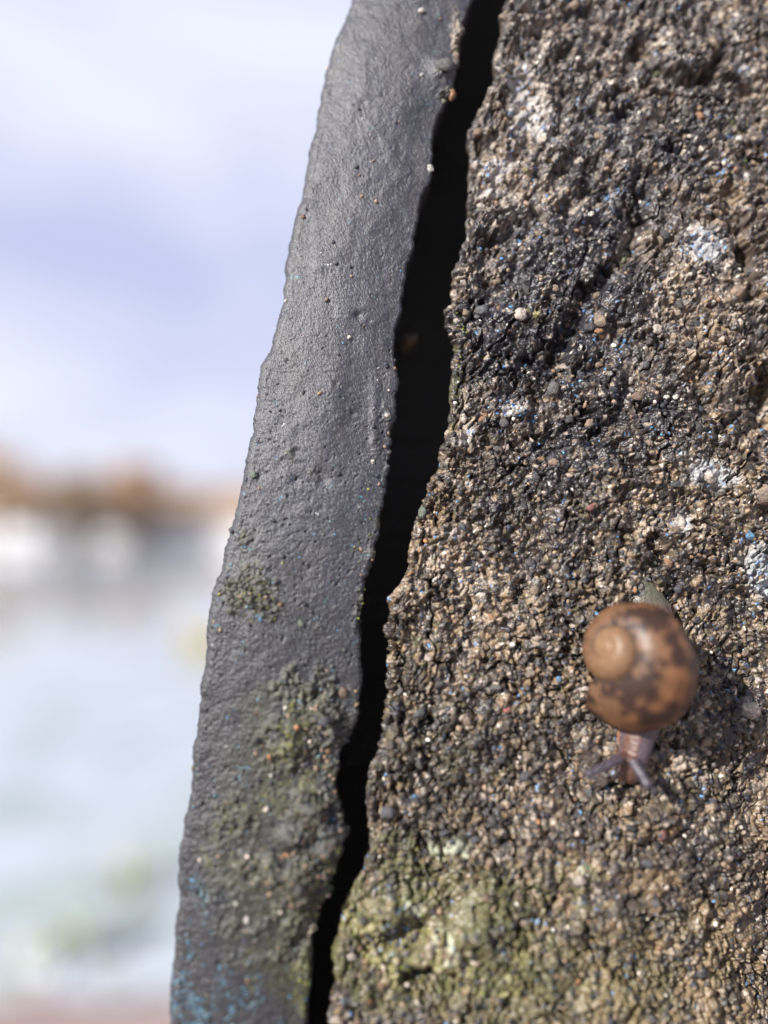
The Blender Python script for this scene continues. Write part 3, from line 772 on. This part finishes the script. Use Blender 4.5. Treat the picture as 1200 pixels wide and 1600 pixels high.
def ring_mesh(sections, seg=28, fringe=True):
    V, Fc = [], []
    for (px, py, w, hh) in sections:
        cpt = on_wall(px, py, 0)
        for k in range(seg):
            a = 2 * math.pi * k / seg
            ca, sa = math.cos(a), math.sin(a)
            yy = hh * sa * 0.1 if sa > 0 else 0.35 * sa
            xx = w * 0.1 * (abs(ca) ** 0.8) * (1 if ca > 0 else -1) * (1.0 if sa > 0.35 else 1.12)
            V.append(cpt + np.array([xx, -yy, 0]))
    n = len(sections)
    for i in range(n - 1):
        for k in range(seg):
            kn = (k + 1) % seg
            Fc.append((i * seg + k, i * seg + kn, (i + 1) * seg + kn, (i + 1) * seg + k))
    return V, Fc, [list(range(seg - 1, -1, -1)), [(n - 1) * seg + k for k in range(seg)]]

bm = bmesh.new()
def add_raw(V, Fc, caps):
    vs = [bm.verts.new(v) for v in V]
    for f in list(Fc) + list(caps):
        bm.faces.new([vs[i] for i in f])
foot = [(1003,898,3,1.5),(1005,907,11,4),(1010,922,18,7),(1016,942,26,12),(1020,975,32,26),(1018,1020,38,34),(1012,1065,40,38),(1004,1105,38,42),(995,1138,29,42),(989,1160,25,40),(985,1180,23,38),(984,1196,22,32),(983,1208,19,24),(982,1217,15,15),(982,1222,6,6)]
add_raw(*ring_mesh(foot))
def stalk(pts, radii, seg=14):
    P = [on_wall(*p) for p in pts]
    V, Fc = [], []
    for i, p in enumerate(P):
        t = P[min(i + 1, len(P) - 1)] - P[max(i - 1, 0)]; t /= np.linalg.norm(t)
        a = np.cross(t, [0, 1, 0.2]); a /= np.linalg.norm(a); b = np.cross(t, a)
        for k in range(seg):
            an = 2 * math.pi * k / seg
            V.append(p + (a * math.cos(an) + b * math.sin(an)) * radii[i] * 0.1)
    for i in range(len(P) - 1):
        for k in range(seg):
            kn = (k + 1) % seg
            Fc.append((i * seg + k, i * seg + kn, (i + 1) * seg + kn, (i + 1) * seg + k))
    add_raw(V, Fc, [list(range(seg - 1, -1, -1)), [(len(P) - 1) * seg + k for k in range(seg)]])
stalk([(978,1182,24),(966,1187,38),(952,1194,46),(936,1202,50),(926,1208,52)], [9, 8, 6.8, 6.0, 5.6])
stalk([(984,1182,26),(990,1190,40),(998,1203,50),(1006,1216,56),(1009,1221,57)], [9.5, 8.4, 7.2, 6.4, 6.0])
stalk([(974,1200,14),(966,1209,14),(960,1216,13),(958,1219,12)], [5, 4, 3.2, 2.2])
stalk([(992,1206,12),(998,1214,12),(1003,1221,11)], [5, 3.6, 2.4])
for (px, py, hh, rr) in [(921, 1210, 53, 7.6), (1011, 1224, 58, 8.2)]:
    bmesh.ops.create_uvsphere(bm, u_segments=16, v_segments=10, radius=rr * 0.1, matrix=Matrix.Translation(Vector(on_wall(px, py, hh))))
bmesh.ops.recalc_face_normals(bm, faces=bm.faces)
tmp = bpy.data.meshes.new('tmp'); bm.to_mesh(tmp); bm.free()
tob = bpy.data.objects.new('tmp', tmp); COL.objects.link(tob)
rm = tob.modifiers.new('r', 'REMESH'); rm.mode = 'VOXEL'; rm.voxel_size = 0.13
sm = tob.modifiers.new('s', 'SMOOTH'); sm.factor = 0.5; sm.iterations = 4
bpy.context.view_layer.update()
ev = tob.evaluated_get(bpy.context.evaluated_depsgraph_get())
em = ev.to_mesh()
nvv = len(em.vertices)
bco = np.empty(nvv * 3, np.float32); em.vertices.foreach_get('co', bco); bco = bco.reshape(-1, 3)
bf_ = np.array([list(p.vertices) if len(p.vertices) == 4 else list(p.vertices) + [p.vertices[-1]] for p in em.polygons], np.int32)
ev.to_mesh_clear()
bpy.data.objects.remove(tob)
bco = bco * 0.001
bpx = 600 + F * bco[:, 0] / bco[:, 1]; bpy_ = 800 - F * bco[:, 2] / bco[:, 1]
hgt_ = (SN_D + LEAN * (bco[:, 2] - snail.location.z) - bco[:, 1]) * 1e4
axis_x = np.interp(bpy_, [s_[1] for s_ in foot], [s_[0] for s_ in foot])
off = bpx - axis_x
bn = fbm(bco[:, 0] * 2500, bco[:, 2] * 2500, 301, 3)
bc = np.zeros((nvv, 3), np.float32) + np.array([0.085, 0.042, 0.031])
bc = mixc(bc, (0.060, 0.045, 0.055), sstep(10, 17, np.abs(off + 2)) * sstep(900, 1120, bpy_) * sstep(10, 18, hgt_) * 0.9)
bc = mixc(bc, (0.26, 0.12, 0.055), sstep(14, 9, hgt_) * sstep(1100, 1150, bpy_))  # orange foot rim: its sunlit edge put into the colour
bc = mixc(bc, (0.062, 0.060, 0.040), sstep(960, 930, bpy_))
tent = np.maximum(sstep(40, 45, hgt_) * sstep(1180, 1192, bpy_), sstep(26, 32, np.abs(off)) * sstep(1170, 1185, bpy_))
bc = mixc(bc, (0.042, 0.034, 0.045), tent)
bc *= (1 + 0.25 * bn)[:, None]
M_BODY = attr_mat('snail_skin', 0.36, 0.5, 2600.0, 0.35, 0.00018, sss=0.10)
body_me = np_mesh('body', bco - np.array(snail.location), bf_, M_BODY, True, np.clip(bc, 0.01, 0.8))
body_me.validate()
body = link(bpy.data.objects.new('body', body_me), snail)
M_EYE = plain_mat('snail_eye', (0.02, 0.018, 0.022), 0.25, 0.5, 3000.0, 0.3)
for (px, py, hh) in [(919, 1211, 58), (1012, 1226, 63)]:
    em_ = np_mesh('eye', ICO1[0] * 0.00026, ICO1[1], M_EYE)
    e = link(bpy.data.objects.new('eye', em_), snail)
    e.location = Vector(on_wall(px, py, hh)) * 0.001 - snail.location

# shell: a dextral spiral tube grown round an axis that points left, out of the wall and a little up
AX = np.array([-0.79, -0.56, 0.25]); AX /= np.linalg.norm(AX)
WEXP, TURNS = 2.3, 4.0
RD, TD, EL = 0.80, 1.86, 1.07
e_dn = np.array([0.15, 0.55, -0.80]); e_dn -= AX * (e_dn @ AX); e_dn /= np.linalg.norm(e_dn)   # towards the mouth of the shell
e_p = np.cross(AX, e_dn)
NT, NS = 380, 72
V = np.zeros((NT, NS, 3)); TT = np.zeros((NT, NS)); SS = np.zeros((NT, NS))
for i in range(NT):
    b = (i / (NT - 1) - 1) * TURNS                       # 0 at the mouth, negative backwards
    g = WEXP ** b
    th = -2 * math.pi * b                                # backwards = counter-clockwise seen from the apex: a dextral shell
    rad = math.cos(th) * e_dn + math.sin(th) * e_p
    g1 = 1 / WEXP; kk = float(sstep(-1.0, -1.5, np.float64(b)))       # the spire is a low dome
    zc = -TD * g * (1 - kk) + (g1 * (EL - TD) + (g1 - g) / g1 * 0.09 - EL * g) * kk
    cpt = RD * g * rad + AX * zc
    flare = 1 + 0.03 * math.exp(b * 60)
    for k in range(NS):
        a = 2 * math.pi * k / NS
        V[i, k] = cpt + g * flare * (math.cos(a) * rad + (EL + (0.12 * float(sstep(-0.6, 0.0, np.float64(b))) if a < math.pi else 0.0)) * math.sin(a) * AX)
        TT[i, k] = b; SS[i, k] = a
rib = 0.007 * np.sin(TT * 2 * math.pi * 38 + 4 * fbm(TT * 9, SS * 2, 311, 2)) * sstep(-1.4, -0.9, TT) + 0.007 * fbm(TT * 25, SS * 3, 312, 3)
cen = V.mean(1, keepdims=True)
V = cen + (V - cen) * (1 + rib)[..., None]
# fit to its size on the wall: about 17 by 21 photo pixels of ten each
T_L, T_R, T_T, T_B = 914.0, 1088.0, 936.0, 1148.0
sc_ = 0.0062; pos = np.array(unproj(1003, 1042, SN_D - 0.0085))
for _ in range(8):
    Wv = pos + V.reshape(-1, 3) * sc_
    ux = 600 + F * Wv[:, 0] / Wv[:, 1]; uy = 800 - F * Wv[:, 2] / Wv[:, 1]
    sc_ *= 0.4 * (T_R - T_L) / (ux.max() - ux.min()) + 0.6 * (T_B - T_T) / (uy.max() - uy.min())
    pos[0] += ((T_L + T_R) / 2 - (ux.max() + ux.min()) / 2) * pos[1] / F
    pos[2] -= ((T_T + T_B) / 2 - (uy.max() + uy.min()) / 2) * pos[1] / F
    pos[1] += (SN_D + 0.0028) - Wv[:, 1].max()             # rests against the foot, just clear of the wall
Wv = (pos + V.reshape(-1, 3) * sc_)
print('SHELL', sc_, ux.min(), ux.max(), uy.min(), uy.max())
i_ = np.arange(NT - 1)[:, None] * NS; j_ = np.arange(NS)[None]
jn = (j_ + 1) % NS
sf = np.stack([i_ + j_, i_ + jn, i_ + NS + jn, i_ + NS + j_], -1).reshape(-1, 4)
lg = np.log(WEXP) * TT
mott = fbm(TT * 11 + 3, SS * 2.2, 321, 4, 0.6); mott2 = fbm(TT * 34, SS * 3.6, 322, 3)
shc = np.zeros((NT, NS, 3), np.float32) + np.array([0.165, 0.076, 0.036])
shc = mixc(shc, (0.21, 0.10, 0.04), sstep(0.0, 0.6, mott2) * 0.5)
shc *= (1 + 0.30 * fbm(TT * 60, SS * 0.7, 323, 2) * sstep(-1.2, -0.9, TT))[..., None]
shc = mixc(shc, (0.125, 0.070, 0.042), 0.75 * sstep(0.45, 0.95, np.sin(SS)))                 # greyer, worn shoulder below the suture
shc = mixc(shc, (0.026, 0.015, 0.013), sstep(-0.02, 0.20, mott + 0.7 * mott2) * sstep(-0.95, -0.6, TT) * 0.9)
shc = mixc(shc, (0.19, 0.110, 0.062), sstep(-0.85, -1.1, TT) * 0.85)
shc = mixc(shc, (0.24, 0.135, 0.07), sstep(-2.0, -2.6, TT) * 0.5)
shc = shc * 0.70
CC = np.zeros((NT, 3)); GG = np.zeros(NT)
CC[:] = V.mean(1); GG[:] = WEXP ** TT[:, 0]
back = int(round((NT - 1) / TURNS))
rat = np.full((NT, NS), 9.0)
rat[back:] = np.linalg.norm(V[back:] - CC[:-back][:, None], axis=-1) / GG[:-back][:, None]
seam = sstep(1.22, 1.06, rat) * sstep(-0.98, -0.9, TT)                   # dark suture line, with the spire's shadow painted into it
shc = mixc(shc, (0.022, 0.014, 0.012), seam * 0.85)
M_SHELL = attr_mat('snail_shell', 0.42, 0.22, 1400.0, 0.20, 0.00003)
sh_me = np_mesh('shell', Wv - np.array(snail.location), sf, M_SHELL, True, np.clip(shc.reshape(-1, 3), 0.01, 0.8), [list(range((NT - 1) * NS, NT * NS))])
shell = link(bpy.data.objects.new('shell', sh_me), snail)
shell['label'] = 'mottled brown coiled shell with paler worn spire'

# ------------------------------------------------------------------ pond, far bank and what stands there
def ground_pt(px, py, z=GROUND_Z):
    t = z / ((800 - py) / F)
    return Vector(((px - 600) / F * t, t, z))

def sheet(name, x0, x1, y0, y1, nx_, ny_, zf, mat):
    xs = np.linspace(x0, x1, nx_); ys = np.linspace(y0, y1, ny_)
    X, Y = np.meshgrid(xs, ys)
    Z = zf(X, Y)
    i = np.arange(ny_ - 1)[:, None] * nx_; j = np.arange(nx_ - 1)[None]
    fc = np.stack([i + j, i + j + 1, i + nx_ + j + 1, i + nx_ + j], -1).reshape(-1, 4)
    return link(bpy.data.objects.new(name, np_mesh(name, np.stack([X, Y, Z], -1).reshape(-1, 3), fc, mat)))

m, n, l, b = new_mat('pond_water', 0.06, 0.5)
b.inputs['IOR'].default_value = 1.33
b.inputs['Base Color'].default_value = (0.34, 0.38, 0.41, 1)
co = n.new('ShaderNodeTexCoord'); mpw = n.new('ShaderNodeMapping'); mpw.inputs['Scale'].default_value = (1.2, 2.4, 1)
no = n.new('ShaderNodeTexNoise'); no.inputs['Scale'].default_value = 1.6; no.inputs['Detail'].default_value = 4
bp = n.new('ShaderNodeBump'); bp.inputs['Distance'].default_value = 0.03; bp.inputs['Strength'].default_value = 0.05
l.new(co.outputs['Object'], mpw.inputs[0]); l.new(mpw.outputs[0], no.inputs['Vector']); l.new(no.outputs['Fac'], bp.inputs['Height']); l.new(bp.outputs['Normal'], b.inputs['Normal'])
wn2 = n.new('ShaderNodeTexNoise'); wn2.inputs['Scale'].default_value = 1.1; wn2.inputs['Detail'].default_value = 3
wr = n.new('ShaderNodeValToRGB')                              # pale silty water with weed showing through in patches
wr.color_ramp.elements[0].position = 0.42; wr.color_ramp.elements[0].color = (0.35, 0.375, 0.42, 1)
wr.color_ramp.elements[1].position = 0.66; wr.color_ramp.elements[1].color = (0.25, 0.285, 0.28, 1)
l.new(co.outputs['Object'], wn2.inputs['Vector']); l.new(wn2.outputs['Fac'], wr.inputs['Fac']); l.new(wr.outputs['Color'], b.inputs['Base Color'])
water = tag(sheet('water', -400, 400, -30, 900, 2, 2, lambda X, Y: X * 0 + GROUND_Z, m), kind='structure')
M_BANK = plain_mat('pinkish_mud', (0.25, 0.185, 0.17), 0.85, 0.3, 6.0, 0.25)
tag(sheet('bank', -9, 9, -8, 5.6, 90, 76, lambda X, Y: GROUND_Z + 0.10 * sstep(4.85, 4.2, Y + 0.25 * np.sin(X * 1.3) + 0.15 * np.sin(X * 3.7 + 1)) - 0.04 + 0.015 * fbm(X * 2, Y * 2, 5, 3), M_BANK), kind='structure')
M_FAR = plain_mat('far_bank_earth', (0.20, 0.16, 0.10), 0.9, 0.2, 0.6, 0.3)
tag(sheet('far_bank', -260, 260, 61.0, 420, 80, 30, lambda X, Y: GROUND_Z - 0.25 + 0.5 * sstep(61.0, 64.0, Y + 0.4 * np.sin(X * 0.4)), M_FAR), kind='structure')

def box_bm(bmx, x0, x1, y0, y1, z0, z1):
    vs = [bmx.verts.new(p) for p in [(x0,y0,z0),(x1,y0,z0),(x1,y1,z0),(x0,y1,z0),(x0,y0,z1),(x1,y0,z1),(x1,y1,z1),(x0,y1,z1)]]
    for f in [(0,3,2,1),(4,5,6,7),(0,1,5,4),(1,2,6,5),(2,3,7,6),(3,0,4,7)]:
        bmx.faces.new([vs[i] for i in f])

def bm_obj(name, bmx, mat, parent=None, smooth=False):
    bmesh.ops.recalc_face_normals(bmx, faces=bmx.faces)
    me = bpy.data.meshes.new(name); bmx.to_mesh(me); bmx.free(); me.materials.append(mat)
    if smooth:
        me.polygons.foreach_set('use_smooth', np.ones(len(me.polygons), bool))
    return link(bpy.data.objects.new(name, me), parent)

# long low white building with a brown roof
M_WHITE = plain_mat('white_render', (0.52, 0.53, 0.56), 0.8, 0.2, 1.5, 0.06)
M_ROOF = plain_mat('brown_roof', (0.32, 0.21, 0.13), 0.85, 0.2, 3.0, 0.3)
M_DOOR = plain_mat('dark_timber', (0.06, 0.045, 0.035), 0.7, 0.3, 4.0, 0.3)
BY = 64.0
house = empty('white_building', (-18, BY, GROUND_Z + 0.15))
tag(house, 'long low white building with brown roof on the far side of the water', 'building')
def part_box(name, x0, x1, y0, y1, z0, z1, mat, par=house):
    bmx = bmesh.new(); box_bm(bmx, x0, x1, y0, y1, z0, z1)
    return bm_obj(name, bmx, mat, par)
part_box('wall', -24, 26, 0, 6, 0, 2.75, M_WHITE)
bmx = bmesh.new()
pr = [(-0.7, 2.55), (3.0, 4.15), (6.7, 2.55), (6.7, 2.35), (3.0, 3.93), (-0.7, 2.35)]
va = [bmx.verts.new((-24.6, y, z)) for y, z in pr]; vb = [bmx.verts.new((26.6, y, z)) for y, z in pr]
for k in range(6):
    bmx.faces.new([va[k], va[(k + 1) % 6], vb[(k + 1) % 6], vb[k]])
bmx.faces.new([va[0], va[1], va[4], va[5]]); bmx.faces.new([va[1], va[2], va[3], va[4]]); bmx.faces.new([vb[5], vb[4], vb[1], vb[0]]); bmx.faces.new([vb[4], vb[3], vb[2], vb[1]])
bm_obj('roof', bmx, M_ROOF, house)
part_box('plinth', -24.05, 26.05, -0.06, 0.0, -0.35, 0.12, M_ROOF)

# trees with brown crowns in front of the building
M_BARK = plain_mat('bark', (0.055, 0.046, 0.04), 0.9, 0.2, 3.0, 0.35)
def leaf_mat(name, colr):
    return plain_mat(name, colr, 0.7, 0.2, 0.9, 0.45)
def make_tree(px, py_top, py_bot, rx_px, D, label, colr, seed, tr_r=0.34):
    r_ = np.random.default_rng(seed)
    base = Vector(((px - 600) / F * D, D, GROUND_Z - 0.1 + (0.3 if D > 65 else 0.0)))
    t = empty('brown_tree', base)
    tag(t, label, 'tree', 'brown trees along the far bank')
    zt = (800 - py_top) / F * D - base.z; zb = (800 - py_bot) / F * D - base.z
    rx = rx_px / F * D; czz = 0.5 * (zt + zb); rz_ = 0.5 * (zt - zb)
    bmx = bmesh.new()
    def limb(p0, p1, r0, r1, seg=9, n_=6):
        p0, p1 = Vector(p0), Vector(p1); prev = None
        dirv = (p1 - p0).normalized(); a = dirv.orthogonal().normalized(); bb = dirv.cross(a)
        for i in range(n_ + 1):
            k = i / n_
            c_ = p0.lerp(p1, k) + Vector((r_.normal() * r0 * 0.12, r_.normal() * r0 * 0.12, 0)) * (0 < i < n_)
            rr = r0 + (r1 - r0) * k
            ring = [bmx.verts.new(c_ + (a * math.cos(2 * math.pi * q / seg) + bb * math.sin(2 * math.pi * q / seg)) * rr) for q in range(seg)]
            if prev:
                for q in range(seg):
                    bmx.faces.new([prev[q], prev[(q + 1) % seg], ring[(q + 1) % seg], ring[q]])
            prev = ring
        bmx.faces.new(prev)
    for sx in ((0,) if tr_r < 0.45 else (-0.5, 0.05, 0.5)):                  # one stem or several from the same root
        limb((sx * tr_r, 0.2 * sx, 0), (0.1 + sx * 0.9, 0, zb + rz_ * 0.7), tr_r * 1.0, tr_r * 0.5)
    for k in range(7):
        an = k * 2.4 + r_.random(); 
        limb((0.05, 0, zb * r_.uniform(0.75, 1.05)), (math.cos(an) * rx * 0.65, math.sin(an) * rx * 0.5, czz + r_.uniform(-0.3, 0.6) * rz_), tr_r * 0.45, tr_r * 0.1, 6, 4)
    bm_obj('trunk', bmx, M_BARK, t, True)
    # crown: leaf clumps through the volume, uneven outline with gaps
    nclump = 60; V = []; Fc = []; nv = 0
    for k in range(nclump):
        d = r_.normal(size=3); d /= np.linalg.norm(d)
        rr = r_.uniform(0.35, 1.0) ** 0.6
        cpt = d * rr * np.array([rx, rx * 0.8, rz_]) * r_.uniform(0.8, 1.1) + np.array([0, 0, czz])
        cs = r_.uniform(0.16, 0.30) * min(rx, rz_ * 1.3)
        nl = 60
        off_ = r_.normal(size=(nl, 3)) * cs * 0.55
        ax = r_.normal(size=(nl, 3)); ax /= np.linalg.norm(ax, axis=1, keepdims=True)
        bx_ = np.cross(ax, r_.normal(size=(nl, 3))); bx_ /= np.linalg.norm(bx_, axis=1, keepdims=True)
        ll = r_.uniform(0.10, 0.22, size=(nl, 1)); ww = ll * 0.45
        c0_ = cpt + off_
        quad = np.stack([c0_ - ax * ll, c0_ + bx_ * ww, c0_ + ax * ll, c0_ - bx_ * ww], 1)
        V.append(quad.reshape(-1, 3)); Fc.append(np.arange(nl * 4).reshape(-1, 4) + nv); nv += nl * 4
    me = np_mesh('crown', np.concatenate(V), np.concatenate(Fc), leaf_mat('brown_leaves', colr), False)
    link(bpy.data.objects.new('crown', me), t)
    return t
make_tree(66, 748, 800, 40, 76.0, 'low tan tree behind the building, between tall left tree and thick-trunked tree', (0.40, 0.28, 0.17), 4, 0.22)
make_tree(292, 756, 800, 46, 76.5, 'low brown tree behind the white building, just left of the post', (0.42, 0.28, 0.16), 5, 0.24)
make_tree(366, 758, 800, 50, 77.0, 'low brown tree behind the white building, partly hidden by the post edge', (0.40, 0.28, 0.16), 6, 0.24)
make_tree(-10, 692, 796, 74, 61.5, 'tall brown-crowned tree at the left edge of the far bank', (0.44, 0.27, 0.12), 1, 0.40)
make_tree(128, 730, 808, 52, 61.0, 'dark brown tree with thick trunk, middle of the far bank', (0.30, 0.20, 0.11), 2, 0.66)
make_tree(215, 724, 804, 50, 61.2, 'orange-brown tree on the far bank, nearest the post', (0.40, 0.235, 0.12), 3, 0.56)

# plants and stones in the shallows
def clump(px, py, label, colr, hgt, spread_, n_, seed, lw=0.05, name='water_plant', cat='plant', tilt=0.5):
    r_ = np.random.default_rng(seed)
    base = ground_pt(px, py)
    t = empty(name, base); tag(t, label, cat)
    mt = plain_mat('leaf_of_' + name, colr, 0.6, 0.3, 12.0, 0.35)
    for k in range(n_):
        bmx = bmesh.new()
        an = r_.uniform(0, 6.28); rr = spread_ * math.sqrt(r_.random()); L = hgt * r_.uniform(0.6, 1.1)
        dx, dy = math.cos(an), math.sin(an); prev = None
        w = lw * r_.uniform(0.7, 1.2)
        for i in range(7):
            k_ = i / 6
            cpt = Vector((dx * (rr + tilt * L * k_ * k_), dy * (rr + tilt * L * k_ * k_), L * (k_ - 0.25 * tilt * k_ * k_) - 0.02))
            ww = w * math.sin(math.pi * (0.12 + 0.86 * k_)) ** 0.7 * 0.5 + 0.002
            sd = Vector((-dy, dx, 0)) * ww; up = Vector((dx, dy, 0.4)).normalized() * 0.003
            ring = [bmx.verts.new(cpt + sd), bmx.verts.new(cpt + up), bmx.verts.new(cpt - sd), bmx.verts.new(cpt - up)]
            if prev:
                for q in range(4):
                    bmx.faces.new([prev[q], prev[(q + 1) % 4], ring[(q + 1) % 4], ring[q]])
            else:
                bmx.faces.new(ring[::-1])
            prev = ring
        bmx.faces.new(prev)
        bm_obj('leaf', bmx, mt, t, True)
    return t
clump(200, 1395, 'pale green leafy plant in the water beside the post', (0.24, 0.27, 0.16), 0.34, 0.24, 16, 1, 0.07)
clump(122, 1480, 'small green leafy plant left of the dark stone', (0.24, 0.28, 0.14), 0.17, 0.18, 18, 2, 0.06)
clump(35, 1520, 'yellow-green low plant at the left edge of the shallows', (0.30, 0.32, 0.12), 0.14, 0.26, 16, 3, 0.06)
clump(195, 1548, 'olive tuft by the bank below the dark stone', (0.28, 0.26, 0.15), 0.12, 0.18, 9, 4, 0.05)
clump(322, 1015, 'yellow waterside plant at the edge of the post', (0.50, 0.38, 0.06), 0.75, 0.5, 26, 5, 0.16)
def rock(px, py, label, colr, size, seed):
    v = grain_shape(ico(3), seed, 0.08) * np.array(size)
    me = np_mesh('stone', v, ico(3)[1], plain_mat('wet_stone', colr, 0.45, 0.5, 9.0, 0.35))
    o = link(bpy.data.objects.new('stone', me)); o.location = ground_pt(px, py) + Vector((0, 0, size[2] * 0.2)); o.rotation_euler = (0, 0, 0.9)
    return tag(o, label, 'stone')
rock(200, 1468, 'dark grey wet stone in the shallows between the plants', (0.10, 0.12, 0.12), (0.34, 0.16, 0.08), 61)
rock(74, 1530, 'pale rounded stone near the bank, left of the dark stone', (0.55, 0.56, 0.58), (0.12, 0.12, 0.10), 62)
